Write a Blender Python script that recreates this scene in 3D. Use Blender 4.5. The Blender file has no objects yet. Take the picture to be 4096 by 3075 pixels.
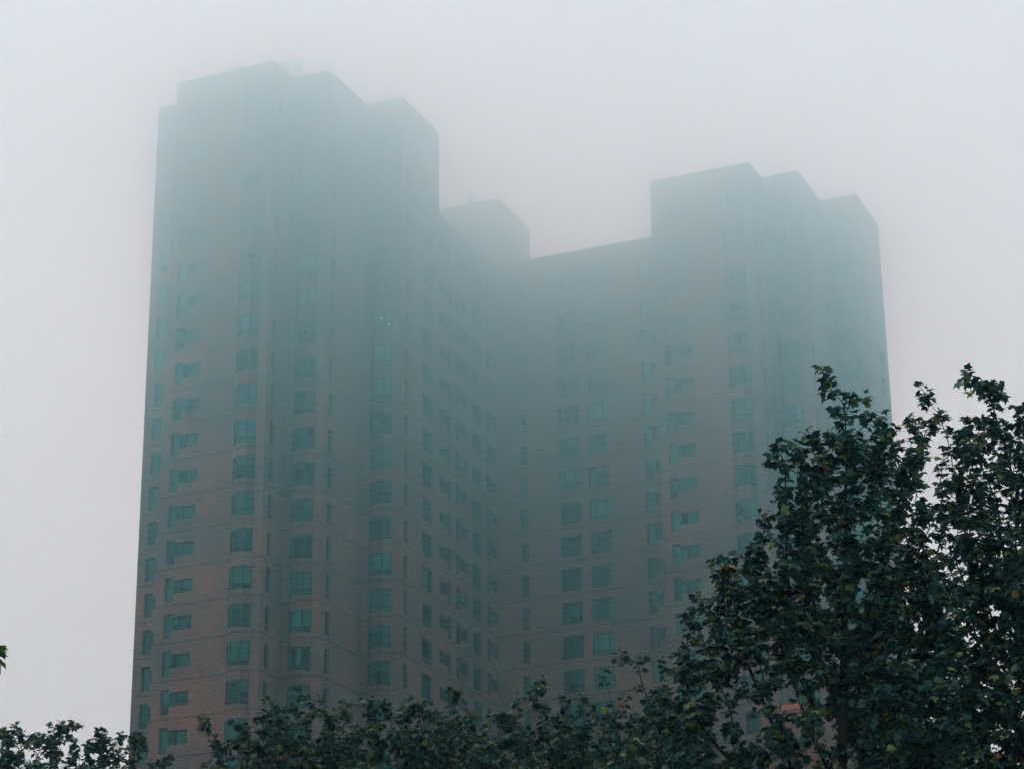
import bpy, math, random
import numpy as np
from mathutils import Vector, Matrix

random.seed(7)
rng = np.random.default_rng(7)
sc = bpy.context.scene
col = sc.collection
CAMZ = 1.6

# ------------------------------------------------------------------ camera
cd = bpy.data.cameras.new('camera'); cam = bpy.data.objects.new('camera', cd); col.objects.link(cam); sc.camera = cam
FPX = 9644.473
cd.sensor_width = 36; cd.lens = FPX / 4096 * 36; cd.clip_start = 0.1; cd.clip_end = 8000
_t, _r, _y = math.radians(21.283), math.radians(-.718), math.radians(23.225)
FW = Vector((-math.sin(_y) * math.cos(_t), math.cos(_y) * math.cos(_t), math.sin(_t)))
_R = Vector((math.cos(_y), math.sin(_y), 0)); _U = _R.cross(FW)
RT_ = _R * math.cos(_r) + _U * math.sin(_r); UP_ = -_R * math.sin(_r) + _U * math.cos(_r)
cam.matrix_world = Matrix((RT_, UP_, -FW)).transposed().to_4x4()
cam.location = (0, 0, CAMZ)

def at(px, py, D):
    """the point that the photograph shows at (px, py), D metres away over the ground"""
    d = FW + RT_ * ((px - 2048) / FPX) + UP_ * ((1537.5 - py) / FPX)
    k = D / math.hypot(d.x, d.y)
    return Vector((d.x * k, d.y * k, CAMZ + d.z * k))

def project(p):
    v = Vector(p) - Vector((0, 0, CAMZ)); z = v.dot(FW)
    return 2048 + FPX * v.dot(RT_) / z, 1537.5 - FPX * v.dot(UP_) / z

# ------------------------------------------------------------------ helpers
class MB:
    def __init__(s): s.v = []; s.f = []; s.m = []; s.uv = []
    def face(s, pts, mi=0, uv=None):
        n = len(s.v); s.v += [tuple(p) for p in pts]; s.f.append(tuple(range(n, n + len(pts)))); s.m.append(mi)
        s.uv += list(uv) if uv else [(0, 0)] * len(pts)
    def box(s, a, b, mi=0):
        x0, y0, z0 = a; x1, y1, z1 = b
        for q in (((x0,y0,z0),(x1,y0,z0),(x1,y0,z1),(x0,y0,z1)), ((x1,y0,z0),(x1,y1,z0),(x1,y1,z1),(x1,y0,z1)),
                  ((x1,y1,z0),(x0,y1,z0),(x0,y1,z1),(x1,y1,z1)), ((x0,y1,z0),(x0,y0,z0),(x0,y0,z1),(x0,y1,z1)),
                  ((x0,y0,z1),(x1,y0,z1),(x1,y1,z1),(x0,y1,z1)), ((x0,y1,z0),(x1,y1,z0),(x1,y0,z0),(x0,y0,z0))):
            s.face(q, mi, [(p[0] + p[1], p[2]) for p in q])
    def tube(s, a, b, r0, r1=None, n=8, mi=0, cap=True):
        a, b = Vector(a), Vector(b); r1 = r0 if r1 is None else r1
        d = (b - a).normalized(); x = d.orthogonal().normalized(); y = d.cross(x)
        A = [a + (x * math.cos(t) + y * math.sin(t)) * r0 for t in [2 * math.pi * i / n for i in range(n)]]
        B = [b + (x * math.cos(t) + y * math.sin(t)) * r1 for t in [2 * math.pi * i / n for i in range(n)]]
        for i in range(n): s.face((A[i], A[(i + 1) % n], B[(i + 1) % n], B[i]), mi)
        if cap: s.face(A[::-1], mi); s.face(B, mi)
    def mesh(s, name, mats):
        me = bpy.data.meshes.new(name); me.from_pydata(s.v, [], s.f)
        for m in mats: me.materials.append(m)
        me.polygons.foreach_set('material_index', s.m)
        ul = me.uv_layers.new(name='UVMap'); ul.data.foreach_set('uv', [c for q in s.uv for c in q])
        me.update(); return me
    def build(s, name, mats, parent=None):
        return link(name, s.mesh(name, mats if isinstance(mats, list) else [mats]), parent)

def link(name, data, parent=None, M=None):
    o = bpy.data.objects.new(name, data); col.objects.link(o)
    if parent: o.parent = parent
    if M is not None: o.matrix_local = M
    return o

def tag(o, label=None, cat=None, group=None, kind=None):
    for k, v in (('label', label), ('category', cat), ('group', group), ('kind', kind)):
        if v: o[k] = v
    return o

def N(nt, t, **kw):
    n = nt.nodes.new(t)
    for k, v in kw.items():
        if k.startswith('_'): setattr(n, k[1:], v)
        else: n.inputs[k.replace('__', ' ')].default_value = v
    return n

def mat(name, base, rough=.8, spec=.3, metal=0, noise=0, nscale=3.0):
    m = bpy.data.materials.new(name); m.use_nodes = True; nt = m.node_tree; b = nt.nodes['Principled BSDF']
    b.inputs['Base Color'].default_value = (*base, 1); b.inputs['Roughness'].default_value = rough
    b.inputs['Specular IOR Level'].default_value = spec; b.inputs['Metallic'].default_value = metal
    if noise:
        tc = N(nt, 'ShaderNodeTexCoord'); nz = N(nt, 'ShaderNodeTexNoise', Scale=nscale, Detail=4.0)
        nt.links.new(tc.outputs['Object'], nz.inputs['Vector'])
        mx = N(nt, 'ShaderNodeMix', _data_type='RGBA'); mx.inputs['A'].default_value = (*[c * (1 - noise) for c in base], 1)
        mx.inputs['B'].default_value = (*[min(1, c * (1 + noise)) for c in base], 1)
        nt.links.new(nz.outputs['Fac'], mx.inputs['Factor']); nt.links.new(mx.outputs['Result'], b.inputs['Base Color'])
    return m

def brick_mat(name, c1, c2, mortar, band_off, pitch):
    """brickwork laid in metres over the UVs, with a soldier course once a storey, weather stains and paler runs"""
    m = bpy.data.materials.new(name); m.use_nodes = True; nt = m.node_tree; L = nt.links.new; b = nt.nodes['Principled BSDF']
    uv = N(nt, 'ShaderNodeUVMap'); br = N(nt, 'ShaderNodeTexBrick', Scale=1.0)
    br.inputs['Color1'].default_value = (*c1, 1); br.inputs['Color2'].default_value = (*c2, 1); br.inputs['Mortar'].default_value = (*mortar, 1)
    br.inputs['Mortar Size'].default_value = .011; br.inputs['Mortar Smooth'].default_value = .1
    br.inputs['Brick Width'].default_value = .36; br.inputs['Row Height'].default_value = .104; br.inputs['Bias'].default_value = -.1
    L(uv.outputs[0], br.inputs['Vector'])
    # per-brick tone
    n1 = N(nt, 'ShaderNodeTexNoise', Scale=2.2, Detail=5.0, Roughness=.7)
    mp = N(nt, 'ShaderNodeMapping'); mp.inputs['Scale'].default_value = (1.2, 4.5, 1); L(uv.outputs[0], mp.inputs[0]); L(mp.outputs[0], n1.inputs['Vector'])
    hv = N(nt, 'ShaderNodeMapRange'); hv.inputs['From Min'].default_value = .3; hv.inputs['From Max'].default_value = .7
    hv.inputs['To Min'].default_value = .62; hv.inputs['To Max'].default_value = 1.35; L(n1.outputs['Fac'], hv.inputs[0])
    mul = N(nt, 'ShaderNodeVectorMath', _operation='SCALE'); L(br.outputs['Color'], mul.inputs[0]); L(hv.outputs[0], mul.inputs['Scale'])
    # broad stains: some areas bluer and duller, some warmer
    n2 = N(nt, 'ShaderNodeTexNoise', Scale=.22, Detail=4.0, Roughness=.6); L(uv.outputs[0], n2.inputs['Vector'])
    st = N(nt, 'ShaderNodeValToRGB'); st.color_ramp.elements[0].position = .32; st.color_ramp.elements[0].color = (.58, .90, 1.08, 1)
    st.color_ramp.elements[1].position = .66; st.color_ramp.elements[1].color = (1.22, .98, .86, 1); L(n2.outputs['Fac'], st.inputs[0])
    m2 = N(nt, 'ShaderNodeVectorMath', _operation='MULTIPLY'); L(mul.outputs[0], m2.inputs[0]); L(st.outputs[0], m2.inputs[1])
    # course line once a storey
    sp = N(nt, 'ShaderNodeSeparateXYZ'); L(uv.outputs[0], sp.inputs[0])
    a = N(nt, 'ShaderNodeMath', _operation='SUBTRACT'); L(sp.outputs[1], a.inputs[0]); a.inputs[1].default_value = band_off
    md = N(nt, 'ShaderNodeMath', _operation='PINGPONG'); L(a.outputs[0], md.inputs[0]); md.inputs[1].default_value = pitch / 2
    lt = N(nt, 'ShaderNodeMapRange'); lt.inputs['From Min'].default_value = .05; lt.inputs['From Max'].default_value = .085
    lt.inputs['To Min'].default_value = .42; lt.inputs['To Max'].default_value = 1; L(md.outputs[0], lt.inputs[0])
    m3 = N(nt, 'ShaderNodeVectorMath', _operation='SCALE'); L(m2.outputs[0], m3.inputs[0]); L(lt.outputs[0], m3.inputs['Scale'])
    L(m3.outputs[0], b.inputs['Base Color']); b.inputs['Roughness'].default_value = .9; b.inputs['Specular IOR Level'].default_value = .15
    return m

M_frame = mat('dark_green_metal', (.008, .034, .036), .6, .15)
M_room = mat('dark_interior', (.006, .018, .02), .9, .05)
M_blind = mat('roller_blind', (.17, .34, .31), .9, .1, noise=.08, nscale=1.5)
M_blind2 = mat('grey_blind', (.06, .17, .16), .9, .1, noise=.08, nscale=1.5)
M_curtain = mat('curtain_cloth', (.11, .24, .22), .9, .1, noise=.3, nscale=9)
M_roof = mat('roof_felt', (.10, .10, .10), .9, .1, noise=.2)
M_cope = mat('stone_coping', (.30, .28, .26), .8, .2, noise=.15)
M_sill = mat('brick_sill', (.15, .125, .115), .9, .1)
M_rust = mat('orange_coping', (.36, .07, .025), .7, .3, noise=.2)
M_steel = mat('roof_steel', (.10, .11, .12), .5, .4)
M_bark = mat('bark', (.016, .018, .016), .9, .2, noise=.5, nscale=5)
M_ball = mat('seed_ball_husk', (.035, .03, .018), .9, .1)

BR1, BR2, MORT = (.108, .029, .019), (.038, .023, .025), (.30, .23, .21)
M_brick = brick_mat('red_brick', BR1, BR2, MORT, 46.93 + CAMZ, 2.85)
M_brickC = brick_mat('red_brick_wing', BR1, BR2, MORT, 47.02 + CAMZ, 2.85)
M_brickR = brick_mat('red_brick_right', BR1, BR2, MORT, 47.2 + CAMZ, 2.85)
M_brickP = brick_mat('bright_red_brick', (.13, .032, .02), (.09, .026, .018), (.17, .11, .09), 200.0, 400.0)

# glass: tinted see-through plus a sharp reflection that grows at grazing angles
M_glass = bpy.data.materials.new('tinted_glass'); M_glass.use_nodes = True; _nt = M_glass.node_tree; _nt.nodes.clear()
_o = N(_nt, 'ShaderNodeOutputMaterial'); _tr = N(_nt, 'ShaderNodeBsdfTransparent'); _tr.inputs[0].default_value = (.30, .66, .64, 1)
_gl = N(_nt, 'ShaderNodeBsdfGlossy', Roughness=.04); _gl.inputs[0].default_value = (.14, .42, .42, 1)
_fr = N(_nt, 'ShaderNodeFresnel', IOR=1.5); _mx = N(_nt, 'ShaderNodeMixShader')
_nt.links.new(_fr.outputs[0], _mx.inputs[0]); _nt.links.new(_tr.outputs[0], _mx.inputs[1]); _nt.links.new(_gl.outputs[0], _mx.inputs[2]); _nt.links.new(_mx.outputs[0], _o.inputs[0])

# ------------------------------------------------------------------ window kinds (local: x along the wall, y inward, z up; origin at the sill's left end on the wall plane)
WIDE = [(0, 0), (1.87, 0), (1.87, 1.87), (0, 1.87)]
SLIT = [(0, 0), (.70, 0), (.70, 1.86), (0, 1.86)]
STEP = [(0, 0), (.75, 0), (.75, .57), (2.38, .57), (2.38, 1.62), (.75, 1.62), (.75, 1.86), (0, 1.86)]      # tall light left, low light right
STEPR = [(0, .57), (1.63, .57), (1.63, 0), (2.38, 0), (2.38, 1.86), (1.63, 1.86), (1.63, 1.62), (0, 1.62)]  # the mirror image
WD = .19     # depth of the glass behind the wall face

def rect_frame(mb, x0, z0, x1, z1, w=.08, y0=WD - .05, y1=WD + .04):
    mb.box((x0, y0, z0), (x1, y1, z0 + w)); mb.box((x0, y0, z1 - w), (x1, y1, z1))
    mb.box((x0, y0, z0 + w), (x0 + w, y1, z1 - w)); mb.box((x1 - w, y0, z0 + w), (x1, y1, z1 - w))

def quad(mb, x0, z0, x1, z1, y, mi=0): mb.face(((x0, y, z0), (x1, y, z0), (x1, y, z1), (x0, y, z1)), mi)

def proto(kind):
    f, p = MB(), MB()
    if kind == 'wide':
        rect_frame(f, 0, 0, 1.87, 1.87)
        for x in (.42, 1.38): f.box((x - .03, WD - .04, .055), (x + .03, WD + .03, 1.815))
        f.box((.055, WD - .045, .34), (1.815, WD + .035, .42)); f.box((.45, WD - .055, .2), (1.35, WD - .046, .23))
        quad(p, .05, .05, 1.82, 1.82, WD)
    elif kind == 'slit':
        rect_frame(f, 0, 0, .70, 1.86); f.box((.055, WD - .045, .36), (.645, WD + .035, .41)); quad(p, .05, .05, .65, 1.81, WD)
    else:
        mir = (lambda a: 2.38 - a) if kind == 'stepr' else (lambda a: a)
        def rf(a, b, c, d):
            x0, x1 = sorted((mir(a), mir(c))); rect_frame(f, x0, b, x1, d)
        rf(0, 0, .75, 1.86); rf(.752, .57, 2.38, 1.62)
        x0, x1 = sorted((mir(1.18), mir(1.25))); f.box((x0, WD - .04, .625), (x1, WD + .03, 1.565))
        for a, b, c, d in ((.05, .05, .70, 1.81), (.80, .62, 2.33, 1.57)):
            x0, x1 = sorted((mir(a), mir(c))); quad(p, x0, b, x1, d, WD)
    return f.mesh(kind + '_frame', [M_frame]), p.mesh(kind + '_pane', [M_glass])

def strip(x0, x1, z0, z1, m, name='blind', wavy=False):
    mb = MB(); n = max(1, int((x1 - x0) / .05)) if wavy else 1
    for i in range(n):
        a, b = x0 + (x1 - x0) * i / n, x0 + (x1 - x0) * (i + 1) / n
        ya = .34 + (.02 if i % 2 else 0) * wavy; yb = .34 + (0 if i % 2 else .02) * wavy
        mb.face(((a, ya, z0), (b, yb, z0), (b, yb, z1), (a, ya, z1)))
    return mb.mesh(name, [m])

SHADES = {
 'wide': [[('blind', 0.02, 1.85, .05, 1.85, M_blind)], [('blind', .02, 1.85, 1.0, 1.85, M_blind)], [('blind', .02, 1.85, .05, 1.85, M_blind2)],
          [('curtain', 1.45, 1.84, .05, 1.85, M_curtain)], [('curtain', .02, .5, .05, 1.85, M_curtain), ('curtain', 1.4, 1.84, .05, 1.85, M_curtain)], [('blind', .02, 1.85, .75, 1.85, M_blind2)]],
 'slit': [[('blind', .02, .68, 1.0, 1.85, M_blind2)], [('blind', .02, .68, .05, 1.85, M_blind2)]],
 'step': [[('blind', .02, .73, .05, 1.85, M_blind), ('blind', .77, 2.36, .6, 1.6, M_blind2)], [('blind', .02, .73, .05, 1.85, M_blind2), ('blind', .77, 2.36, .6, 1.6, M_blind2)],
          [('blind', .02, .73, .7, 1.85, M_blind2), ('blind', .77, 2.36, .6, 1.6, M_blind2)], [('blind', .02, .73, .05, 1.85, M_blind), ('curtain', 1.3, 2.36, .6, 1.6, M_curtain)],
          [('blind', .02, .73, .05, 1.85, M_blind2), ('blind', .77, 2.36, 1.1, 1.6, M_blind)]],
 'stepr': [[('blind', .02, 1.6, 1.2, 1.6, M_blind2)], [('curtain', .1, .5, .6, 1.6, M_curtain)], [('blind', 1.65, 2.36, .05, 1.85, M_blind2)]],
}
_cache = {}
def proto_of(kind):
    if kind not in _cache: _cache[kind] = proto(kind)
    return _cache[kind]
def shade_of(kind, i):
    k = (kind, i)
    if k not in _cache: _cache[k] = [(n, strip(a, b, c, d, m, n, n == 'curtain')) for n, a, b, c, d, m in SHADES[kind][i]]
    return _cache[k]

# bay window: local x along the wall centred on the bay, y inward (the bay stands out to y = -.5)
BP = [(-.95, 0), (-.45, -.5), (.45, -.5), (.95, 0)]
BH = 1.85
def bay_proto():
    f, p = MB(), MB()
    for (ax, ay), (bx, by) in zip(BP, BP[1:]):
        dx, dy = bx - ax, by - ay; L = math.hypot(dx, dy); dx /= L; dy /= L; nx, ny = -dy, dx       # inward normal
        if ny < 0: nx, ny = -nx, -ny
        def bar(s0, s1, z0, z1, a=0., b=.08):
            P = [(ax + dx * s + nx * t, ay + dy * s + ny * t) for s, t in ((s0, a), (s1, a), (s1, b), (s0, b))]
            lo = [(x, y, z0) for x, y in P]; hi = [(x, y, z1) for x, y in P]
            f.face(lo[::-1]); f.face(hi)
            for i in range(4): f.face((lo[i], lo[(i + 1) % 4], hi[(i + 1) % 4], hi[i]))
        bar(0, L, 0, .09); bar(0, L, BH - .11, BH); bar(0, .07, .09, BH - .11); bar(L - .07, L, .09, BH - .11)
        bar(.07, L - .07, .34, .47, .005, .075)
        q = [(ax + nx * .045, ay + ny * .045), (bx + nx * .045, by + ny * .045)]
        p.face(((*q[0], .05), (*q[1], .05), (*q[1], BH - .05), (*q[0], BH - .05)))
    return f.mesh('bay_frame', [M_frame]), p.mesh('bay_pane', [M_glass])
def bay_sill():
    mb = MB(); O = [(-.98, -.02), (-.465, -.535), (.465, -.535), (.98, -.02)]; I = [(-.88, .02), (-.42, -.44), (.42, -.44), (.88, .02)]
    for i in range(3):
        q = [O[i], O[i + 1], I[i + 1], I[i]]; lo = [(*c, -.045) for c in q]; hi = [(*c, .012) for c in q]
        mb.face(lo[::-1]); mb.face(hi); mb.face((lo[0], lo[1], hi[1], hi[0])); mb.face((lo[2], lo[3], hi[3], hi[2]))
    return mb.mesh('sill', [M_sill])
def bay_shade(i):
    k = ('bay', i)
    if k in _cache: return _cache[k]
    mb = MB(); I = [(-.86, .02), (-.41, -.41), (.41, -.41), (.86, .02)]
    segs, z0, z1, m = {0: ((0, 1, 2), .47, 1.8, M_blind), 1: ((0, 1, 2), .05, 1.8, M_blind2), 2: ((2,), .05, 1.8, M_blind), 3: ((1, 2), 1.1, 1.8, M_blind2),
                       4: ((1,), .47, 1.8, M_blind), 5: ((0, 1, 2), .05, 1.8, M_blind), 6: ((2,), .9, 1.8, M_blind2)}[i]
    for s in segs:
        (ax, ay), (bx, by) = I[s], I[s + 1]
        if i == 4: ax = 0.02
        mb.face(((ax, ay, z0), (bx, by, z0), (bx, by, z1), (ax, ay, z1)))
    _cache[k] = [('blind', mb.mesh('blind', [m]))]
    return _cache[k]

# ------------------------------------------------------------------ walls with real openings
def merge_rects(op):
    return op['rects']

def facade(mb, axis, c, a0, a1, z0, z1, ops, mi=0):
    """axis 'A': wall in the plane y=c facing -y, a = x.   axis 'B': wall in the plane x=c facing +x, a = y.   ops: list of (polygon, a, z) openings"""
    def P(a, d, z): return (a, c + d, z) if axis == 'A' else (c - d, a, z)
    rects = []
    for poly, a, z in ops:
        xs = sorted({q[0] for q in poly})
        for x0, x1 in zip(xs, xs[1:]):
            xm = (x0 + x1) / 2; zs = []
            for (px, pz), (qx, qz) in zip(poly, poly[1:] + poly[:1]):
                if (px - xm) * (qx - xm) < 0: zs.append(pz)
            rects.append((a + x0, a + x1, z + min(zs), z + max(zs)))
    xs = sorted({a0, a1} | {r[0] for r in rects} | {r[1] for r in rects})
    xs = [x for i, x in enumerate(xs) if a0 <= x <= a1]
    for x0, x1 in zip(xs, xs[1:]):
        if x1 - x0 < 1e-5: continue
        xm = (x0 + x1) / 2
        holes = sorted((max(r[2], z0), min(r[3], z1)) for r in rects if r[0] < xm < r[1])
        z = z0
        for h0, h1 in holes + [(z1, z1)]:
            if h0 > z + 1e-5: mb.face((P(x0, 0, z), P(x1, 0, z), P(x1, 0, h0), P(x0, 0, h0)), mi, ((x0, z), (x1, z), (x1, h0), (x0, h0)))
            z = max(z, h1)
    for poly, a, z in ops:      # reveals and a dark room behind
        n = len(poly)
        for i in range(n):
            (px, pz), (qx, qz) = poly[i], poly[(i + 1) % n]
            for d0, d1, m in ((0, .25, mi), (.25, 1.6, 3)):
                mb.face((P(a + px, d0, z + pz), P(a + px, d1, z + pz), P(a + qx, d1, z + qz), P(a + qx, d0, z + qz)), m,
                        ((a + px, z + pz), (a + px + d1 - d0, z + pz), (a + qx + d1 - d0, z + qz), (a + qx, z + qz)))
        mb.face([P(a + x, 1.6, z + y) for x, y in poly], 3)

def bay_column(mb, axis, c, a, z0, z1, heads, mi=0):
    """brick column of a bay, from z0 to z1, open where the bay windows sit (heads = their top heights)"""
    def P(x, y, z): return (a + x, c + y, z) if axis == 'A' else (c - y, a + x, z)
    z = z0
    for h in sorted(heads) + [None]:
        zt = z1 if h is None else h - BH
        if zt > z + .01:
            s = 0.
            for (ax, ay), (bx, by) in zip(BP, BP[1:]):
                L = math.hypot(bx - ax, by - ay)
                mb.face((P(ax, ay, z), P(bx, by, z), P(bx, by, zt), P(ax, ay, zt)), mi, ((a + s, z), (a + s + L, z), (a + s + L, zt), (a + s, zt))); s += L
            mb.face([P(x, y, zt) for x, y in BP], mi, [(x, y) for x, y in BP]); mb.face([P(x, y, z) for x, y in BP][::-1], mi, [(x, y) for x, y in BP])
        if h is not None: z = h
def plain(mb, p, q, z0, z1, mi=0):
    (x0, y0), (x1, y1) = p, q; L = math.hypot(x1 - x0, y1 - y0)
    mb.face(((x0, y0, z0), (x1, y1, z0), (x1, y1, z1), (x0, y0, z1)), mi, ((0, z0), (L, z0), (L, z1), (0, z1)))

# ------------------------------------------------------------------ the building
u0, v0, u1, v1, u2, v2, u3, v3, u4, v4, v5 = -96.15, 151.0, -92.54, 147.96, -83.64, 151.23, -80.41, 157.72, -77.12, 164.79, 176.5
K = .9875
u5, v6, u6, v7, u7, v8, u8, v9 = -62.71 * K, 176.77 * K, -53.73 * K, 180.07 * K, -50.45 * K, 186.57 * K, -47.19 * K, 193.73 * K
H1, H2, H3 = 93.55 + CAMZ, 91.37 * K + CAMZ, 86.05 + CAMZ
G0 = 0.0
fl = range(-16, 12)
HL = [49.13 + CAMZ + 2.85 * k for k in fl] + [84.2 + CAMZ, 87.9 + CAMZ, 91.3 + CAMZ]
HC = [49.2 + CAMZ + 2.85 * k for k in fl] + [84.1 + CAMZ]
HR = [49.4 + CAMZ + 2.85 * k for k in fl] + [84.4 + CAMZ, 87.9 + CAMZ]

building = bpy.data.objects.new('apartment_building', None); col.objects.link(building)
tag(building, 'tall red brick apartment building with two stepped towers and bay windows, fading into fog', 'building')
building.location = (-75, 175, 0)
BO = Vector((-75, 175, 0))

jobs = []        # (kind, matrix, centre)
def MA(axis, c, a, z):
    return Matrix.Translation(Vector((a, c, z) if axis == 'A' else (c, a, z)) - BO) @ (Matrix.Rotation(math.pi / 2, 4, 'Z') if axis == 'B' else Matrix())
def column(axis, c, a, kind, heads):
    """one column of windows; a = left end (bay: centre)"""
    ops = []
    poly = {'wide': WIDE, 'slit': SLIT, 'step': STEP, 'stepr': STEPR, 'bay': None}[kind]
    for h in heads:
        if kind == 'bay':
            ops.append(([(-.90, 0), (.90, 0), (.90, BH - .08), (-.90, BH - .08)], a, h - BH + .04)); z = h - BH
        else:
            ht = max(q[1] for q in poly); z = h - ht; ops.append((poly, a, z))
        M = MA(axis, c, a, z); w = 0 if kind == 'bay' else max(q[0] for q in poly) / 2
        jobs.append((kind, M, M @ Vector((w, 0, .9)) + BO))
    return ops

# left tower (with the long side wall that runs on to the inner corner)
w = MB()
ops = column('A', v0, -95.40, 'step', HL); facade(w, 'A', v0, u0, u1, G0, H1, ops)
plain(w, (u1, v0), (u1, v1), G0, H1)
ops = column('A', v1, -91.74, 'step', HL) + column('A', v1, u2 - 1.69, 'bay', HL); facade(w, 'A', v1, u1, u2, G0, H1, ops)
ops = column('B', u2, 148.74, 'slit', HL); facade(w, 'B', u2, v1, v2, G0, H1, ops)
ops = column('A', v2, u3 - 1.69, 'bay', HL); facade(w, 'A', v2, u2, u3, G0, H1, ops)
ops = column('B', u3, 151.99, 'slit', HL); facade(w, 'B', u3, v2, v3, G0, H1, ops)
ops = column('A', v3, u4 - 1.69, 'bay', HL); facade(w, 'A', v3, u3, u4, G0, H1, ops)
ops = column('B', u4, 158.41, 'slit', HL) + column('B', u4, 161.62, 'wide', HL); facade(w, 'B', u4, v3, v4, G0, H1, ops)
for c, a, v in ((v1, u2 - 1.69, 0), (v2, u3 - 1.69, 0), (v3, u4 - 1.69, 0)): bay_column(w, 'A', c, a, G0, H1 - 1.2, HL)
yb = 172.0; xr = u4 - 12
plain(w, (u4, v4), (xr, v4), H3 - .5, H1); plain(w, (xr, v4), (xr, yb), G0, H1); plain(w, (xr, yb), (u0, yb), G0, H1); plain(w, (u0, yb), (u0, v0), G0, H1)
w.face([(x, y, H1 - .6) for x, y in ((u0, v0), (u1, v0), (u1, v1), (u2, v1), (u2, v2), (u3, v2), (u3, v3), (u4, v3), (u4, v4), (xr, v4), (xr, yb), (u0, yb))], 2)
MATS = [M_brick, M_brickC, M_roof, M_room, M_brickR]
HW = [h for h in HL if h < H3 - 1]
side = MB()
ops = column('B', u4, 164.82, 'stepr', HW) + column('B', u4, 167.96, 'step', HW) + column('B', u4, 171.16, 'wide', HW) + column('B', u4, 174.08, 'step', HW)
facade(side, 'B', u4, v4, v5, G0, H3, ops)
ops = column('A', v5, -75.10, 'slit', HC) + column('A', v5, -71.55, 'wide', HC) + column('A', v5, -68.90, 'wide', HC)
HCx = HC
def clip(poly, x1):
    return [(min(q[0], x1), q[1]) for q in poly]
ops += column('A', v5, -63.93, 'step', HC)
mid = MB(); facade(mid, 'A', v5, u4, -61.2, G0, H3, ops, 1)
plain(side, (-61.2, v5 + 14), (u4 - 13, v5 + 14), G0, H3); plain(side, (u4 - 13, v5 + 14), (u4 - 13, v4 + .01), G0, H3)
side.face([(x, y, H3 - .5) for x, y in ((u4, v4), (u4, v5), (-61.2, v5), (-61.2, v5 + 14), (u4 - 13, v5 + 14), (u4 - 13, v4))], 2)

rt = MB()
ops = column('A', v6, -61.92 * K, 'step', HR) + column('A', v6, u6 - 1.69, 'bay', HR); facade(rt, 'A', v6, u5, u6, G0, H2, ops, 4)
ops = column('B', u6, v6 + .85, 'slit', HR); facade(rt, 'B', u6, v6, v7, G0, H2, ops, 4)
ops = column('A', v7, u7 - 1.69, 'bay', HR); facade(rt, 'A', v7, u6, u7, G0, H2, ops, 4)
ops = column('B', u7, v7 + .85, 'slit', HR); facade(rt, 'B', u7, v7, v8, G0, H2, ops, 4)
ops = column('A', v8, u8 - 1.69, 'bay', HR); facade(rt, 'A', v8, u7, u8, G0, H2, ops, 4)
ops = column('B', u8, v8 + .75, 'slit', HR) + column('B', u8, v8 + 4.2, 'wide', HR); facade(rt, 'B', u8, v8, v9, G0, H2, ops, 4)
for c, a in ((v6, u6 - 1.69), (v7, u7 - 1.69), (v8, u8 - 1.69)): bay_column(rt, 'A', c, a, G0, H2 - 1.0, HR, 4)
plain(rt, (u8, v9), (u5, v9), G0, H2, 4); plain(rt, (u5, v9), (u5, v6), G0, H2, 4)
rt.face([(x, y, H2 - .6) for x, y in ((u5, v6), (u6, v6), (u6, v7), (u7, v7), (u7, v8), (u8, v8), (u8, v9), (u5, v9))], 2)

def place(o): o.matrix_local = Matrix.Translation(-BO); return o
o = place(w.build('tower_wall', MATS, building)); o['label'] = 'tall left tower of the brick building, stepped front'
o = place(side.build('wing_wall', MATS, building)); o['label'] = 'receding brick wall between the left tower and the inner corner'
o = place(mid.build('wing_wall', MATS, building)); o['label'] = 'lower middle wall of the brick building between its towers'
o = place(rt.build('tower_wall', MATS, building)); o['label'] = 'right tower of the brick building, stepped front'

# copings: a thin stone edge 3 cm proud of the walls
def coping(pts, z, mt, t=.12, proud=.03, name='coping', depth=.35):
    mb = MB()
    for (x0, y0), (x1, y1) in zip(pts, pts[1:]):
        if abs(y0 - y1) < 1e-6: mb.box((min(x0, x1) - 0, y0 - proud, z - .02), (max(x0, x1) + proud, y0 + depth, z + t))
        else: mb.box((x0 - depth, min(y0, y1) + depth + .001, z - .019), (x0 + proud - .001, max(y0, y1) - proud - .001, z + t - .001))
    return place(mb.build(name, mt, building))
coping([(u0, v0), (u1, v0)], H1, M_cope); coping([(u1, v1), (u2, v1), (u2, v2), (u3, v2), (u3, v3), (u4, v3), (u4, v4)], H1, M_cope)
coping([(u4, v4), (u4, v5)], H3, M_cope); coping([(u4, v5), (u5, v5)], H3, M_cope, name='coping')
coping([(u5, v6), (u6, v6), (u6, v7), (u7, v7), (u7, v8), (u8, v8), (u8, v9)], H2, M_cope)

# machine-room block on the wing roof behind the left tower
pb = MB(); pz0, pz1 = H3 - .5, 93.75 + CAMZ; px0, px1, py0, py1 = -90.0, -77.75, 178.6, 185.8
plain(pb, (px0, py0), (px1, py0), pz0, pz1); plain(pb, (px1, py0), (px1, py1), pz0, pz1); plain(pb, (px1, py1), (px0, py1), pz0, pz1); plain(pb, (px0, py1), (px0, py0), pz0, pz1)
pb.face([(px0, py0, pz1), (px1, py0, pz1), (px1, py1, pz1), (px0, py1, pz1)], 2)
o = place(pb.build('machine_room', MATS, building)); o['label'] = 'plain brick block on the roof between the towers'
ch = MB(); c0 = at(1872, 805, 197.0); c1 = at(1907, 800, 197.0)
cx = (c0.x + c1.x) / 2; cy = (c0.y + c1.y) / 2; ch.box((cx - .36, cy - .36, pz1 - .3), (cx + .36, cy + .36, pz1 + .95))
ch.tube((cx - .03, cy, pz1 + .95), (cx - .03, cy, pz1 + 1.25), .12, n=10, mi=0); ch.tube((cx - .03, cy, pz1 + 1.25), (cx - .03, cy, pz1 + 1.6), .2, .17, n=10)
place(ch.build('chimney', [M_brick], building))

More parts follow.
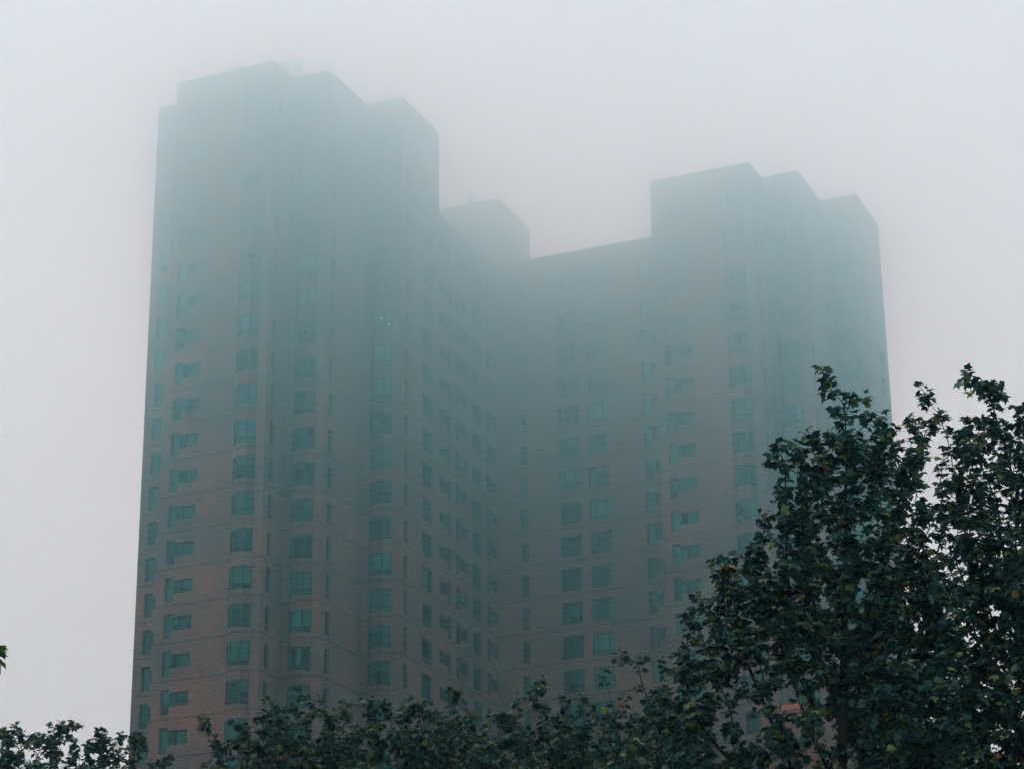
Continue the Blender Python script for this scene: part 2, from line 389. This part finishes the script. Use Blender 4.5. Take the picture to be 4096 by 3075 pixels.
# low brick blocks with orange copings in front of both towers, just over the tree tops
def annex(x0, x1, y0, y1, z, mt_z):
    mb = MB(); plain(mb, (x0, y0), (x1, y0), G0, z); plain(mb, (x1, y0), (x1, y1), G0, z); plain(mb, (x0, y1), (x0, y0), G0, z)
    mb.face([(x0, y0, z), (x1, y0, z), (x1, y1, z), (x0, y1, z)])
    o = place(mb.build('annex', [M_brickP], building)); o['label'] = 'low bright red brick annex with an orange coping'
    c = MB(); c.box((x0 - .04, y0 - .05, z), (x1 + .04, y0 + .3, z + mt_z)); c.box((x1 - .3, y0 + .301, z), (x1 + .04, y1, z + mt_z - .002))
    c.build('coping', [M_rust], o)
annex(-53.4, -49.3, 171.2, 177.0, 42.75 + CAMZ, .36)
annex(-83.2, -79.9, 147.2, 151.0, 37.3 + CAMZ, .30)

# windows: those the photo shows become parts of their own, the rest one mass of each kind
NAMES = {'wide': 'wide_window', 'slit': 'slit_window', 'step': 'stepped_window', 'stepr': 'stepped_window', 'bay': 'bay_window'}
bayF, bayP = bay_proto(); bayS = bay_sill()
def ylim(x):
    pts = [(400, 3075), (700, 3000), (1000, 2850), (1700, 2800), (2300, 2760), (2500, 2700), (2800, 2450), (2950, 2200), (3120, 1950), (3250, 1700), (3450, 1560), (3700, 1600)]
    for (a, ya), (b, yb_) in zip(pts, pts[1:]):
        if a <= x <= b: return ya + (yb_ - ya) * (x - a) / (b - a) + 40
    return 0
per = {}
for i, (k, M, c) in enumerate(jobs):
    x, y = project(c); per.setdefault(NAMES[k], []).append((y > ylim(x), -(y), i))
single = set()
for k, L in per.items():
    L.sort(); single |= {i for hid, _, i in L[:100] if not hid}
mass = {}
P_SH = {'bay': .78, 'wide': .6, 'slit': .3, 'step': .93, 'stepr': .35}
for i, (k, M, c) in enumerate(jobs):
    f, p = (bayF, bayP) if k == 'bay' else proto_of(k)
    dark = abs((M.to_3x3() @ Vector((0, 1, 0))).x) > .5          # walls that run away from the viewer: few blinds drawn
    shades = []
    pr = P_SH[k] * (.35 if dark else 1)
    if k == 'wide' and not dark: pr = .95 if c.x > -70 else .35
    if random.random() < pr:
        shades = bay_shade(random.choice([0, 0, 1, 1, 2, 3, 4, 5, 5, 6])) if k == 'bay' else shade_of(k, random.randrange(len(SHADES[k])))
    if i in single:
        o = link(NAMES[k], f, building, M); link('pane', p, o)
        if k == 'bay': link('sill', bayS, o)
        for n, me in shades: link(n, me, o)
    else:
        mass.setdefault(NAMES[k], []).append((f, p, shades, M))
for name, L in mass.items():
    mb = MB()
    for f, p, sh, M in L:
        for me, mi in [(f, 0), (p, 1)] + [(s[1], 2) for s in sh]:
            for poly in me.polygons: mb.face([M @ me.vertices[v].co for v in poly.vertices], mi)
    o = mb.build(name, [M_frame, M_glass, M_blind2], building); o['kind'] = 'stuff'
    o['label'] = 'further windows of this kind hidden by fog and trees'

# two small lamps lit inside a bay of the left tower
M_lamp = bpy.data.materials.new('lit_lamp'); M_lamp.use_nodes = True
_b = M_lamp.node_tree.nodes['Principled BSDF']; _b.inputs['Emission Color'].default_value = (1, .98, .92, 1); _b.inputs['Emission Strength'].default_value = 4
for (px, py, D, lb) in ((1527, 1277, 177.05, 'small white lamp lit in a left tower bay window, upper left of two'), (1557, 1300, 177.05, 'small white lamp lit in a left tower bay window, lower right of two')):
    q = at(px, py, D); t = v3 - .437; d = (q - Vector((0, 0, CAMZ))); q = Vector((0, 0, CAMZ)) + d * (t / d.y)
    mb = MB(); mb.tube((0, 0, 0), (0, 0, .035), .032, .03, n=12); mb.tube((0, 0, .035), (0, 0, .09), .03, n=6)
    o = mb.build('ceiling_lamp', M_lamp); o.location = q; tag(o, lb, 'lamp', 'lit lamps in the bay window')

# ------------------------------------------------------------------ roof equipment on the left tower
RZ = H1 - .6
def mast(px, py_top, D, r, label, name='roof_mast', base=None):
    q = at(px, py_top, D); mb = MB(); mb.box((-.15, -.15, 0), (.15, .15, .12)); mb.tube((0, 0, .12), (0, 0, q.z - RZ), r, r * .6, n=6)
    for k in (.35, .7): mb.tube((0, 0, (q.z - RZ) * k), (0, 0, (q.z - RZ) * k + .06), r * 1.9, n=6)
    o = mb.build(name, M_steel); o.location = (q.x, q.y, RZ); return tag(o, label, 'mast')
mast(1079, 200, 170.5, .055, 'thin lightning rod at the tip of the left tower roof')
mast(842, 274, 174, .045, 'thin rod over the left part of the left tower roof')
mast(1282, 150, 172.5, .06, 'tallest slender pole antenna behind the roof antennas')
for px, D, lb in ((925, 174, 'small round roof vent, the left one of two on the left tower'), (970, 173.6, 'small round roof vent, the right one of two on the left tower')):
    q = at(px, 268, D); mb = MB(); mb.tube((0, 0, 0), (0, 0, q.z - RZ - .25), .16, n=10); mb.tube((0, 0, q.z - RZ - .25), (0, 0, q.z - RZ), .27, .22, n=10)
    o = mb.build('roof_vent', M_steel); o.location = (q.x, q.y, RZ); tag(o, lb, 'vent', 'roof vents')
# antenna frame with hanging panels
q = at(1196, 308, 174); fr = bpy.data.objects.new('antenna_frame', None); col.objects.link(fr); fr.location = (q.x, q.y, RZ)
tag(fr, 'steel frame of panel antennas on the roof of the left tower', 'antenna frame')
mb = MB(); pts = [at(1120, 262, 173.2), at(1230, 243, 173.2)]
base = Vector((q.x, q.y, RZ)); a, b = pts[0] - base, pts[1] - base
mb.tube(a, b, .04, n=6); lo = Vector((0, 0, -.9)); mb.tube(a + lo * 1.0, Vector((b.x, b.y, b.z - 1.3)), .035, n=6)
for t in (.12, .45, .8): s = a.lerp(b, t); mb.tube((s.x, s.y, 0), (s.x, s.y, s.z + .5), .035, n=6)
for t in (.45, .8):
    s = a.lerp(b, t); mb.tube(s + Vector((-.1, 0, .05)), s + Vector((.75, -.2, .05)), .02, n=5); mb.tube(s + Vector((-.1, 0, -.08)), s + Vector((.75, -.2, -.08)), .02, n=5)
mb.build('rail', M_steel, fr)
for t in (.08, .3, .62, .72):
    s = a.lerp(b, t); p_ = MB(); p_.box((-.13, -.08, -1.0), (.13, .08, .15)); o = p_.build('antenna_panel', M_cope, fr); o.location = s; o.rotation_euler = (.05, .06, .3)
q = at(1320, 288, 172.8); mb = MB(); h = at(1320, 262, 172.8).z - RZ; mb.tube((0, 0, 0), (0, 0, h), .025, n=6)
for k in range(4): mb.tube((-.22 + .05 * k, -.08, h - .05 + .09 * k), (.22 - .05 * k, .08, h - .02 + .09 * k), .035, n=5)
mb.tube((-.2, 0, h + .05), (.2, 0, h + .35), .09, n=8); o = mb.build('roof_antenna', M_steel); o.location = (q.x, q.y, RZ)
tag(o, 'short stubby antenna at the right corner of the second roof step', 'antenna')

# ------------------------------------------------------------------ ground
mb = MB(); mb.face([(-4000, -4000, 0), (4000, -4000, 0), (4000, 4000, 0), (-4000, 4000, 0)])
o = mb.build('ground', mat('asphalt_ground', (.05, .05, .05), .9, .2, noise=.25, nscale=.4)); o['kind'] = 'structure'

# ------------------------------------------------------------------ plane trees
def leaf_mat(name, cols):
    m = bpy.data.materials.new(name); m.use_nodes = True; nt = m.node_tree; L = nt.links.new; b = nt.nodes['Principled BSDF']
    uv = N(nt, 'ShaderNodeUVMap'); sp = N(nt, 'ShaderNodeSeparateXYZ'); L(uv.outputs[0], sp.inputs[0]); r = N(nt, 'ShaderNodeValToRGB')
    cr = r.color_ramp
    for i, (p, c) in enumerate(cols):
        e = cr.elements[i] if i < 2 else cr.elements.new(p)
        e.position = p; e.color = (*c, 1)
    L(sp.outputs[0], r.inputs[0]); L(r.outputs[0], b.inputs['Base Color']); b.inputs['Roughness'].default_value = .55; b.inputs['Specular IOR Level'].default_value = .16
    tl = N(nt, 'ShaderNodeBsdfTranslucent'); L(r.outputs[0], tl.inputs[0]); mx = N(nt, 'ShaderNodeMixShader', Fac=.22)
    L(b.outputs[0], mx.inputs[1]); L(tl.outputs[0], mx.inputs[2]); L(mx.outputs[0], nt.nodes['Material Output'].inputs[0])
    return m
M_leaf = leaf_mat('plane_leaf', [(0, (.007, .036, .041)), (.45, (.016, .076, .074)), (.80, (.042, .130, .090)), (.93, (.12, .19, .05)), (.975, (.24, .22, .035)), (1, (.38, .15, .03))])

LEAF = np.array([(0, 0), (.44, -.05), (.36, .16), (.62, .46), (.31, .56), (.0, 1.0), (-.31, .56), (-.62, .46), (-.36, .16), (-.44, -.05), (0, .30)])
LEAFZ = np.array([0, -.10, -.03, -.20, -.02, -.16, -.02, -.20, -.03, -.10, .03])
LEAF_T = np.array([(10, i, (i + 1) % 10) for i in range(10)])

def in_lumps(p, L):
    c = L[:, :3]; r = L[:, 3]
    return (((p[:, None, :] - c[None]) ** 2).sum(-1) < r[None] ** 2).any(1)

def grow(seed, root, fork_z, L, dens, step, kill):
    g = np.random.default_rng(seed); A = []
    for x, y, z, r in L:
        n = int(dens * 4.19 * r ** 3) + 3; q = g.normal(size=(n, 3)); q /= np.linalg.norm(q, axis=1)[:, None]
        A.append(np.array((x, y, z)) + q * (r * g.random(n) ** (1 / 2.4))[:, None])
    A = np.concatenate(A); cen = A.mean(0)
    nodes = [np.array(root, float)]; par = [-1]
    top = np.array([root[0] * .4 + cen[0] * .6, root[1] * .4 + cen[1] * .6, fork_z]); n = max(3, int(np.linalg.norm(top - nodes[0]) / .4))
    for i in range(1, n + 1):
        t = i / n; p = nodes[0] * (1 - t) + top * t + np.array([math.sin(t * 5 + seed), math.cos(t * 4 + seed), 0]) * .12 * t
        nodes.append(p); par.append(len(nodes) - 2)
    # limbs heading for the lumps
    P = np.empty((60000, 3)); m = len(nodes); P[:m] = nodes; par = par + [0] * (60000 - m)
    d2 = ((A[:, None, :] - P[None, :m]) ** 2).sum(-1); near = d2.argmin(1); dist = d2.min(1); alive = np.ones(len(A), bool)
    for it in range(160):
        idx = np.where(alive)[0]
        if len(idx) == 0: break
        far = dist[idx]; sel = idx if it > 40 else idx[far < (6 + it) ** 2]
        if len(sel) == 0: sel = idx
        nn = near[sel]; v = A[sel] - P[nn]; v /= np.linalg.norm(v, axis=1)[:, None] + 1e-9
        u, inv = np.unique(nn, return_inverse=True); s = np.zeros((len(u), 3)); np.add.at(s, inv, v)
        s += g.normal(scale=.25, size=s.shape) ; s[:, 2] += .15
        ln = np.linalg.norm(s, axis=1); s /= ln[:, None] + 1e-9
        if len(u) > 400: u, s = u[:], s[:]
        new = P[u] + s * step
        if m + len(new) > 60000: break
        P[m:m + len(new)] = new
        for j, k in enumerate(u): par[m + j] = int(k)
        dd = ((A[idx][:, None, :] - new[None]) ** 2).sum(-1); mn = dd.min(1); am = dd.argmin(1)
        better = mn < dist[idx]; bi = idx[better]; dist[bi] = mn[better]; near[bi] = m + am[better]
        m += len(new); alive &= dist > kill ** 2
    P = P[:m]; par = np.array(par[:m]); par[0] = -1
    w8 = np.zeros(m); kids = np.zeros(m, int); desc = np.zeros(m, int)
    for i in range(m - 1, 0, -1):
        if kids[i] == 0: w8[i] = 1.0
        w8[par[i]] += w8[i]; kids[par[i]] += 1; desc[par[i]] += desc[i] + 1
    rad = .0065 * w8 ** .46
    return P, par, rad, kids, desc, A

def leaf_arrays(g, pos, dirs, up, size, tone):
    n = len(pos)
    nrm = up + g.normal(scale=.42, size=(n, 3)); nrm /= np.linalg.norm(nrm, axis=1)[:, None]
    t = dirs - (dirs * nrm).sum(1)[:, None] * nrm; t /= np.linalg.norm(t, axis=1)[:, None] + 1e-9
    s = np.cross(t, nrm); curl = g.uniform(.3, 2.2, n)
    V = pos[:, None, :] + size[:, None, None] * (LEAF[None, :, 0:1] * s[:, None, :] + LEAF[None, :, 1:2] * t[:, None, :] + (LEAFZ[None, :] * curl[:, None])[..., None] * nrm[:, None, :])
    V = V.reshape(-1, 3); F = (LEAF_T[None] + (np.arange(n) * 11)[:, None, None]).reshape(-1, 3)
    return V, F, np.repeat(tone, 30)

def tree(label, root, fork_z, lumps, seed, dens=12, step=.2, kill=.3, per=3.0, size=.15, zlow=None, warm=.0, balls=0, group=None, fmat=None):
    g = np.random.default_rng(seed); L = np.array([(*p, r) for p, r in lumps])
    P, par, rad, kids, desc, A = grow(seed, root, fork_z, L, dens, step, kill)
    e = bpy.data.objects.new('plane_tree', None); col.objects.link(e); e.location = root; tag(e, label, 'tree', group)
    R = np.array(root)
    # wood
    idx = np.arange(1, len(P)); a = P[par[idx]] - R; b = P[idx] - R; ra = np.minimum(rad[par[idx]], rad[idx] * 1.6); rb = rad[idx]
    d = b - a; d /= np.linalg.norm(d, axis=1)[:, None] + 1e-9
    x = np.cross(d, np.array([.31, .17, .93])); x /= np.linalg.norm(x, axis=1)[:, None] + 1e-9; y = np.cross(d, x); ns = 5
    def ring(c, r): return np.stack([c + (x * math.cos(6.2832 * i / ns) + y * math.sin(6.2832 * i / ns)) * r[:, None] for i in range(ns)], 1)
    V = np.concatenate([ring(a, ra), ring(b, rb)], 1).reshape(-1, 3); F = np.array([(i, (i + 1) % ns, ns + (i + 1) % ns, ns + i) for i in range(ns)])
    F = (F[None] + (np.arange(len(idx)) * 2 * ns)[:, None, None]).reshape(-1, 4)
    me = bpy.data.meshes.new('trunk'); me.from_pydata(V.tolist(), [], F.tolist()); me.materials.append(M_bark); me.polygons.foreach_set('use_smooth', [True] * len(me.polygons)); link('trunk', me, e)
    # leaves on the young wood
    young = np.where((rad < .022) & (np.arange(len(P)) > 12))[0]
    young = young[in_lumps(P[young], L * np.array([1, 1, 1, 1.12]))]
    k = g.poisson(per * np.where(desc[young] < 3, 1.6, .8)); src = np.repeat(young, k); n = len(src)
    bd = P[src] - P[par[src]]; bd /= np.linalg.norm(bd, axis=1)[:, None] + 1e-9
    dr = bd * .6 + g.normal(scale=.75, size=(n, 3)); dr[:, 2] -= .12; dr /= np.linalg.norm(dr, axis=1)[:, None]
    pos = P[src] - R + dr * g.uniform(.03, .12, n)[:, None] - bd * (step * g.random(n))[:, None]
    up = np.tile(np.array([0, -.10, .85]), (n, 1)) + .2 * bd
    sz = size * g.uniform(.55, 1.25, n)
    ztop = np.array([(lambda q: 1.0)(0)]); tone = g.beta(2.0, 2.4, n) * .80
    hi = desc[src] < 2; tone = np.where(hi & (g.random(n) < .28 + warm), g.uniform(.82, .95, n), tone)
    tone = np.where(g.random(n) < .010 + warm * .04, g.uniform(.955, 1.0, n), tone)
    V, F, T = leaf_arrays(g, pos, dr, up, sz, tone)
    me = bpy.data.meshes.new('crown'); nv, nf = len(V), len(F); me.vertices.add(nv); me.vertices.foreach_set('co', V.ravel()); me.loops.add(nf * 3); me.loops.foreach_set('vertex_index', F.ravel())
    me.polygons.add(nf); me.polygons.foreach_set('loop_start', np.arange(nf) * 3); me.materials.append(fmat or M_leaf)
    ul = me.uv_layers.new(name='UVMap'); uvs = np.zeros((nf * 3, 2)); uvs[:, 0] = T; uvs[:, 1] = .5; ul.data.foreach_set('uv', uvs.ravel()); me.update(); me.validate()
    link('crown', me, e)
    # hanging seed balls
    if balls:
        bm_ = MB(); import itertools
        for i in range(5):
            for j in range(8):
                def S(i, j): th = math.pi * i / 5; ph = 6.2832 * j / 8; return (.018 * math.sin(th) * math.cos(ph), .018 * math.sin(th) * math.sin(ph), -.10 + .018 * math.cos(th))
                bm_.face((S(i, j), S(i + 1, j), S(i + 1, j + 1), S(i, j + 1)))
        bm_.tube((0, 0, 0), (0, 0, -.085), .0025, n=3, cap=False); sb = bm_.mesh('seed_ball', [M_ball])
        tips = young[(desc[young] < 6)]; tips = tips[np.argsort(-P[tips][:, 2] + g.normal(scale=1.2, size=len(tips)))][:balls * 3]
        for t in g.choice(tips, balls, replace=False): o = link('seed_ball', sb, e); o.location = Vector(P[t] - R)
    import sys; print('TREE', label[:30], 'nodes', len(P), 'leaves', n, file=sys.stderr, flush=True)
    return e

def lumps(D, L, jit=0):
    out = []
    for i, q in enumerate(L):
        px, py, r = q[:3]; dd = q[3] if len(q) > 3 else 0
        out.append((tuple(at(px, py, D + dd)), r))
    return out
def foot(px, D):
    p = at(px, 3075, D); k = D / math.hypot(p.x, p.y); return (p.x * k, p.y * k, 0)

tree('tall dark plane tree on the right, its narrow top against the right tower', foot(3420, 42), 8.5,
     lumps(42, [(3280, 1450, .14), (3290, 1500, .18), (3310, 1570, .26), (3370, 1680, .5), (3440, 1620, .25), (3470, 1780, .65), (3250, 1790, .5), (3120, 1850, .28), (3070, 1840, .2), (3330, 1900, .85), (3560, 1900, .75), (3680, 1720, .42, .6), (3640, 1880, .5, .5),
                (3190, 1800, .36), (3210, 1950, .6), (3130, 1960, .25), (3160, 2060, .45), (3080, 2080, .28), (3000, 2290, .4), (2940, 2230, .3), (3300, 2120, 1.0), (3560, 2140, .95), (3120, 2270, .75), (3020, 2220, .3), (2880, 2260, .34), (2930, 2330, .4), (2830, 2420, .42), (2770, 2480, .28), (3000, 2450, .8), (3300, 2430, 1.3, .5), (3600, 2450, 1.2, .8),
                (2860, 2640, .7), (2700, 2700, .38), (3030, 2600, .75), (3500, 2720, 1.1, 1), (3650, 2850, 1.4, .5), (2720, 2900, .8), (2980, 3120, .75, .5), (3250, 3150, .8, .5), (3130, 3050, .5), (3235, 2930, .42), (2990, 2960, .42), (3120, 3000, .4), (3250, 3020, .5), (2900, 2480, .5), (2850, 2800, .6), (3080, 2560, .6), (3150, 2440, .6), (2980, 2760, .45), (3050, 2930, .35, -1), (3130, 2900, .32, -1), (3230, 2860, .32, -1), (3060, 2830, .16, -1), (3210, 2700, .6), (3290, 2800, .5, .4), (3080, 2700, .4), (3520, 3130, 1.2, .8), (2750, 3200, 1.0), (3100, 3450, 1.5), (3500, 3600, 1.7)]),
     11, dens=38, step=.13, kill=.19, per=5.0, size=.156, warm=.03, balls=34)
tree('dark plane tree at the right edge of the view, with one thin sprig above it', foot(4050, 46), 9.0,
     lumps(46, [(3850, 1490, .16), (3880, 1540, .18), (3960, 1590, .42), (4010, 1560, .2), (3680, 1545, .14), (3700, 1600, .14), (3770, 1690, .3), (3860, 1700, .4), (3930, 1760, .6), (4060, 1750, .4), (4110, 1660, .4), (3890, 1880, .75), (4060, 1900, .8), (4180, 1850, .8), (3830, 1950, .45),
                (3860, 2090, .7), (4030, 2130, 1.0), (4220, 2200, 1.1), (3900, 2330, .95), (4120, 2430, 1.3), (3800, 2550, .8), (3980, 2700, 1.2, .5), (4200, 2800, 1.4), (3750, 2950, 1.1, .5), (4000, 3100, 1.4, .5), (4350, 2500, 1.5), (4400, 2050, 1.0), (4450, 3000, 1.8), (3950, 3500, 1.8), (4250, 3500, 1.8), (3720, 2300, .5), (3740, 2730, .7)]),
     12, dens=44, step=.13, kill=.18, per=5.2, size=.158, warm=.01, balls=28)
tree('leafy plane tree before the left tower with a loose sprig to its left', foot(1180, 60), 9.5,
     lumps(60, [(805, 2870, .28), (820, 2940, .22), (850, 3020, .3), (960, 2960, .55), (1080, 2870, .55), (1200, 2760, .2), (1190, 2830, .35), (1270, 2850, .5), (1350, 2830, .35), (1400, 2920, .5), (1130, 2990, .9), (1330, 3010, .9), (930, 3080, .8), (1000, 3200, 1.3), (1250, 3250, 1.5), (1450, 3200, 1.2), (1150, 3500, 1.9), (1350, 3700, 1.8)]),
     13, dens=42, step=.15, kill=.20, per=5.6, size=.155, warm=.02, group=None)
tree('rounded leafy plane tree below the receding brick wall, between two other crowns', foot(1700, 62), 9.5,
     lumps(62, [(1470, 2840, .4), (1540, 2830, .3), (1630, 2840, .4), (1700, 2870, .5), (1790, 2760, .18), (1825, 2780, .25), (1800, 2850, .3), (1570, 2930, .8), (1800, 2950, .8), (1900, 2900, .5), (1450, 3010, .8), (1650, 3050, 1.1), (1870, 3080, 1.1), (1550, 3250, 1.5), (1800, 3300, 1.6), (1700, 3650, 2.0)]),
     14, dens=42, step=.15, kill=.20, per=5.6, size=.155, warm=.03)
tree('plane tree with open upright twigs before the inner corner of the building', foot(2230, 60), 9.0,
     lumps(60, [(2020, 2880, .45), (2090, 2800, .3), (2150, 2740, .25), (2170, 2700, .14), (2200, 2800, .4), (2330, 2790, .3), (2300, 2880, .5), (2430, 2850, .35), (2060, 2970, .8), (2230, 2980, .8), (2430, 2970, .75), (2560, 2920, .5), (2000, 3100, 1.0), (2250, 3150, 1.3), (2500, 3120, 1.1), (2150, 3400, 1.8), (2450, 3450, 1.7)]),
     15, dens=42, step=.15, kill=.20, per=5.6, size=.155, warm=.03)
tree('slender plane tree whose bent twigs rise over the middle wall of the building', foot(2640, 54), 8.5,
     lumps(54, [(2500, 2600, .16), (2440, 2660, .2), (2405, 2690, .12), (2540, 2650, .25), (2620, 2620, .22), (2660, 2660, .16), (2510, 2740, .25), (2640, 2760, .25), (2700, 2830, .4), (2480, 2860, .3), (2600, 2880, .55), (2720, 2950, .7), (2550, 3030, .8), (2750, 3150, 1.1), (2600, 3350, 1.5), (2850, 3500, 1.5)]),
     16, dens=40, step=.14, kill=.20, per=4.8, size=.155, warm=.03)
tree('pale hazy plane tree in the bottom left corner against the white sky', foot(200, 74), 11.0,
     lumps(74, [(30, 2930, .4), (70, 2930, .35), (30, 3000, .6), (140, 2970, .45), (200, 2980, .45), (255, 2915, .5), (300, 2895, .25), (250, 3020, .5), (395, 2965, .4), (380, 3030, .6), (460, 2985, .45), (480, 3060, .4), (540, 2935, .25), (555, 2990, .4), (620, 3060, .3), (680, 3030, .25), (100, 3120, .9), (350, 3150, 1.0), (600, 3180, .8), (-60, 3100, 1.0), (200, 3350, 1.9), (500, 3450, 1.8), (-100, 3450, 1.8)]),
     17, dens=50, step=.15, kill=.19, per=5.2, size=.18, warm=.02)
tree('near plane tree left of the view, only one leafy twig tip showing at the edge', foot(-900, 30), 6.5,
     lumps(30, [(-12, 2580, .12), (-22, 2635, .14), (-70, 2665, .13), (-150, 2680, .18), (-300, 2700, .35), (-600, 2700, .7), (-900, 2800, 1.0), (-1200, 2900, 1.0), (-800, 3200, 1.2), (-1100, 3400, 1.4)]),
     18, dens=40, step=.13, kill=.18, per=3.4, size=.21)

# ------------------------------------------------------------------ fog
FOG = [(0, .0001), (25, .0003), (45, .0008), (58, .0030), (68, .0102), (77, .0255), (86, .037), (150, .034)]
WIDE_S = [(0, .0002), (25, .00035), (45, .0015), (58, .0043), (68, .0088), (78, .0104), (86, .010), (150, .010)]     # wide-angle scatter, blue-green
fm = bpy.data.materials.new('fog_air'); fm.use_nodes = True; nt = fm.node_tree; nt.nodes.clear(); L = nt.links.new
out = N(nt, 'ShaderNodeOutputMaterial'); geo = N(nt, 'ShaderNodeNewGeometry'); sep = N(nt, 'ShaderNodeSeparateXYZ'); L(geo.outputs['Position'], sep.inputs[0])
dv = N(nt, 'ShaderNodeMath', _operation='DIVIDE'); dv.inputs[1].default_value = 150; L(sep.outputs[2], dv.inputs[0])
def ramp(pts, s):
    r = N(nt, 'ShaderNodeValToRGB'); L(dv.outputs[0], r.inputs[0])
    for i, (z, c) in enumerate(pts):
        e = r.color_ramp.elements[i] if i < 2 else r.color_ramp.elements.new(z / 150)
        e.position = z / 150; c = c if isinstance(c, tuple) else (c, c, c); e.color = (*[v * s for v in c], 1)
    return r
rd = ramp(FOG, 10); ml = N(nt, 'ShaderNodeMath', _operation='MULTIPLY'); L(rd.outputs[0], ml.inputs[0])
pn = N(nt, 'ShaderNodeTexNoise', Scale=.028, Detail=1.0); L(geo.outputs['Position'], pn.inputs['Vector'])
pr = N(nt, 'ShaderNodeMapRange'); pr.inputs['From Min'].default_value = .3; pr.inputs['From Max'].default_value = .7; pr.inputs['To Min'].default_value = .082; pr.inputs['To Max'].default_value = .122
L(pn.outputs['Fac'], pr.inputs[0]); L(pr.outputs[0], ml.inputs[1])
vs = N(nt, 'ShaderNodeVolumeScatter', Anisotropy=.88); vs.inputs['Color'].default_value = (1, 1, 1, 1); L(ml.outputs[0], vs.inputs['Density'])
r2 = ramp(WIDE_S, 40); m2 = N(nt, 'ShaderNodeMath', _operation='MULTIPLY'); m2.inputs[1].default_value = 1 / 40; L(r2.outputs[0], m2.inputs[0])
em = N(nt, 'ShaderNodeVolumeScatter', Anisotropy=0.0); em.inputs['Color'].default_value = (.08, .92, 1, 1); L(m2.outputs[0], em.inputs['Density'])
ad = N(nt, 'ShaderNodeAddShader'); L(vs.outputs[0], ad.inputs[0]); L(em.outputs[0], ad.inputs[1]); L(ad.outputs[0], out.inputs['Volume'])
X0, X1, Y0, Y1, ZT = -330, 230, -60, 400, 106
mb = MB(); mb.box((X0, Y0, -3), (X1, Y1, ZT)); o = mb.build('fog', fm); tag(o, 'grey white fog that thickens with height and swallows the tower tops', 'fog', None, 'stuff')
fm.cycles.volume_step_rate = 8 / ((X1 - X0 + Y1 - Y0 + ZT + 3) / 3 / 10)

# ------------------------------------------------------------------ light: bright overcast
wd = bpy.data.worlds.new('World'); sc.world = wd; wd.use_nodes = True; nt = wd.node_tree; L = nt.links.new; bg = nt.nodes['Background']
SE, SR = math.radians(42), math.radians(232)
sky = N(nt, 'ShaderNodeTexSky', _sky_type='NISHITA'); sky.sun_disc = False; sky.sun_elevation = SE; sky.sun_rotation = SR; sky.air_density = 1.0; sky.dust_density = 6.0
hs = N(nt, 'ShaderNodeHueSaturation', Saturation=.15); L(sky.outputs[0], hs.inputs['Color'])
WC = (10.2, 12.25, 13.35)
mx = N(nt, 'ShaderNodeMix', _data_type='RGBA'); mx.inputs['Factor'].default_value = .85; L(hs.outputs[0], mx.inputs['A']); mx.inputs['B'].default_value = (*WC, 1)
tc = N(nt, 'ShaderNodeTexCoord'); sz = N(nt, 'ShaderNodeSeparateXYZ'); L(tc.outputs['Generated'], sz.inputs[0])
hz = N(nt, 'ShaderNodeMapRange'); hz.inputs['From Min'].default_value = 0; hz.inputs['From Max'].default_value = .55; hz.inputs['To Min'].default_value = .52; hz.inputs['To Max'].default_value = 1.06; L(sz.outputs[2], hz.inputs[0])
vm = N(nt, 'ShaderNodeVectorMath', _operation='SCALE'); L(mx.outputs['Result'], vm.inputs[0]); L(hz.outputs[0], vm.inputs['Scale']); L(vm.outputs[0], bg.inputs['Color']); bg.inputs['Strength'].default_value = .10
sd = bpy.data.lights.new('sun', 'SUN'); sd.energy = 1.5; sd.angle = math.radians(30); sd.color = (1, .98, .95); so = bpy.data.objects.new('sun', sd); col.objects.link(so)
dirv = Vector((math.sin(SR) * math.cos(SE), math.cos(SR) * math.cos(SE), math.sin(SE))); so.rotation_euler = dirv.to_track_quat('Z', 'Y').to_euler(); so.location = (0, -20, 60)

sc.render.engine = 'CYCLES'
cy = sc.cycles; cy.use_denoising = True; cy.volume_bounces = 8; cy.max_bounces = 8; cy.diffuse_bounces = 2; cy.glossy_bounces = 3; cy.transmission_bounces = 4; cy.transparent_max_bounces = 8; cy.volume_max_steps = 256
cy.use_adaptive_sampling = True; cy.adaptive_threshold = .06; cy.adaptive_min_samples = 20; cy.sample_clamp_indirect = 6
sc.view_settings.view_transform = 'Standard'; sc.view_settings.look = 'None'; sc.view_settings.exposure = 0; sc.view_settings.gamma = 1
